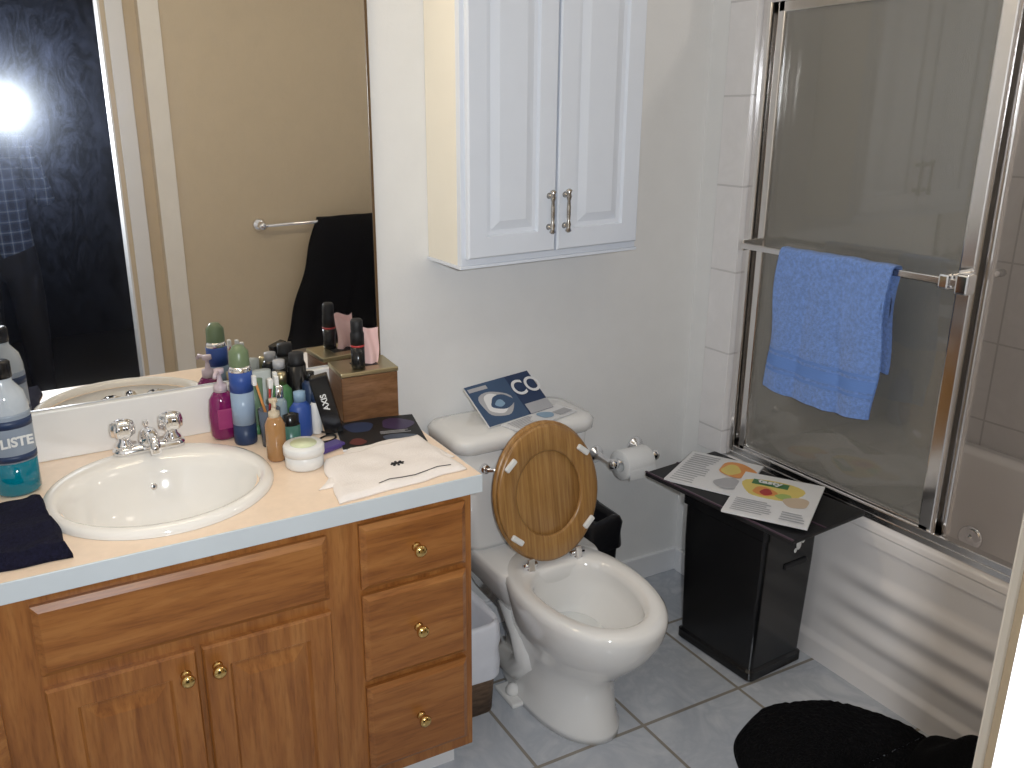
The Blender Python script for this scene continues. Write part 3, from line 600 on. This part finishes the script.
# ------------------------------------------------------------------ camera pose
C=V((-.842,-2.047,1.580)); yw,pt,rl=.430,.301,-.029
F=V((math.sin(yw)*math.cos(pt),math.cos(yw)*math.cos(pt),-math.sin(pt)))
R0=V((math.cos(yw),-math.sin(yw),0)); U0=R0.cross(F)
R=R0*math.cos(rl)+U0*math.sin(rl); U=-R0*math.sin(rl)+U0*math.cos(rl)
cd=bpy.data.cameras.new('camera'); co=bpy.data.objects.new('camera',cd); bpy.context.collection.objects.link(co)
XC=Matrix(((R.x,U.x,-F.x,C.x),(R.y,U.y,-F.y,C.y),(R.z,U.z,-F.z,C.z),(0,0,0,1)))
co.matrix_world=XC
cd.sensor_fit='HORIZONTAL'; cd.sensor_width=36; cd.lens=860.723/1024*36; cd.shift_x=(512-410.737)/1024; cd.shift_y=-(384-368.917)/1024
cd.clip_start=.06; scn.camera=co
# ------------------------------------------------------------------ photographer (visible in the mirror)
b=B('photographer'); px,py=-.90,-2.40
LC=lambda r,u,f: C+R*r+U*u+F*f
vr=LC(.135,-.055,-.10); vl=LC(-.085,-.055,-.10)
vs=[(px,py,.96),(px,py+.005,1.12),(px,py,1.30),(px,py,1.42),(px,py+.01,1.50),(px,py+.015,1.57),
 (px+.09,py,.90),(px+.10,py+.01,.50),(px+.105,py-.02,.09),(px+.11,py+.12,.04),
 (px-.09,py,.90),(px-.10,py+.01,.50),(px-.105,py-.02,.09),(px-.11,py+.12,.04),
 (px+.17,py,1.41),(px+.235,py+.06,1.17),tuple(vr),
 (px-.17,py,1.41),(px-.225,py+.06,1.17),tuple(vl)]
es=[(0,1),(1,2),(2,3),(3,4),(4,5),(0,6),(6,7),(7,8),(8,9),(0,10),(10,11),(11,12),(12,13),(3,14),(14,15),(15,16),(3,17),(17,18),(18,19)]
rd=[(.16,.115),(.155,.11),(.17,.115),(.13,.09),.055,.052,.095,.07,.05,.04,.095,.07,.05,.04,.065,.048,.03,.065,.048,.03]
pants=M('black_trousers',(.008,.008,.01),.9,var=.2)
def pf(c):
    if c.z<.10: return black_pl
    if c.z<.97: return pants
    if c.z>1.485 and abs(c.x-px)<.08 and c.y<py+.09: return skinm
    return plaid
b.skin(vs,es,rd,plaid,2,pf)
hc=V((px+.01,py+.04,1.665))
b.ball(hc,.1,skinm,(.78,.95,1.18)); b.ball(hc+V((0,-.012,.03)),.102,hairm,(.82,.96,1.02))
b.ball(hc+V((0,.092,-.005)),.016,skinm,(.8,1.2,1.5))
for s_ in (-1,1):
    b.ball(hc+V((s_*.031,.083,.012)),.012,white_pl,(1.2,.7,.8)); b.ball(hc+V((s_*.031,.091,.012)),.005,black_pl); b.ball(hc+V((s_*.079,0,-.003)),.024,skinm,(.35,.7,1.2))
    b.ball(hc+V((s_*.031,.086,.032)),.014,hairm,(1.3,.4,.25))
b.ball(hc+V((0,.083,-.052)),.02,M('lips',(.5,.2,.17),.5),(1.2,.5,.3)); b.ball(hc+V((0,.05,-.09)),.04,skinm,(1,.9,.7))
for side in (1,-1):
    wr=vr if side==1 else vl; e=.092 if side==1 else -.042
    def P(r,u,f): return LC(e+side*r,u,f)
    b.skin([wr,P(.016,-.030,-.072),P(.016,-.008,-.052)],[(0,1),(1,2)],[.026,(.030,.017),(.03,.015)],skinm)
    for i,(u,ln) in enumerate(((.012,1.0),(-.006,1.05),(-.024,1.0),(-.040,.8))):
        if i==0: ch=[P(.012,.012,-.05),P(.008,.036,-.036),P(-.008,.046,-.026),P(-.024,.045,-.022)]
        else: ch=[P(.014,u,-.052),P(.018,u,-.024),P(.006,u,-.001),P(.006-.026*ln,u,.001)]
        b.skin(ch,[(0,1),(1,2),(2,3)],[.0095,.0088,.008,.0068],skinm,1)
    b.skin([P(.012,-.03,-.065),P(-.002,-.015,-.055),P(-.022,-.006,-.048)],[(0,1),(1,2)],[.012,.0105,.008],skinm,1)
b.done()
b=B('digital_camera'); silver=M('camera_silver',(.12,.12,.13),.3,.6)
b.box((-.035,-.032,.012),(.088,.036,.036),silver,.005,X=XC)
b.loft([[XC@V((r*math.cos(2*math.pi*k/28),r*math.sin(2*math.pi*k/28),z)) for k in range(28)] for r,z in ((.024,.012),(.024,.007),(.020,.006),(.019,.003),(.015,.003))],black_pl,True,True)
b.done()
# ------------------------------------------------------------------ lights
def area(name,loc,dirv,sx_,sy_,power,col,spread=None):
    l=bpy.data.lights.new(name,'AREA'); l.shape='RECTANGLE'; l.size=sx_; l.size_y=sy_; l.energy=power; l.color=col
    if spread: l.spread=spread
    o=bpy.data.objects.new(name,l); bpy.context.collection.objects.link(o); o.location=loc; o.rotation_euler=V(dirv).to_track_quat('-Z','Y').to_euler(); return o
area('camera_flash_light',LC(.067,.026,-.008),F+V((.02,0,.10)),.032,.018,19.5,(.89,.945,1))
area('vanity_lamp_light',(-.6,-.19,2.08),(.25,-1.1,-.7),.8,.10,5.0,(1,.82,.58))
area('ceiling_lamp_light',(.45,-1.0,2.335),(0,0,-1),.3,.3,.9,(1,.90,.78))
area('alcove_fill_light',(1.50,-1.15,2.42),(0,0,-1),.14,.14,3.0,(1,.93,.85))  # added fill for the dark alcove tiles, goes with the glowing disc
w=bpy.data.worlds.new('World'); scn.world=w; w.use_nodes=True
w.node_tree.nodes['Background'].inputs[0].default_value=(.05,.055,.065,1); w.node_tree.nodes['Background'].inputs[1].default_value=.3
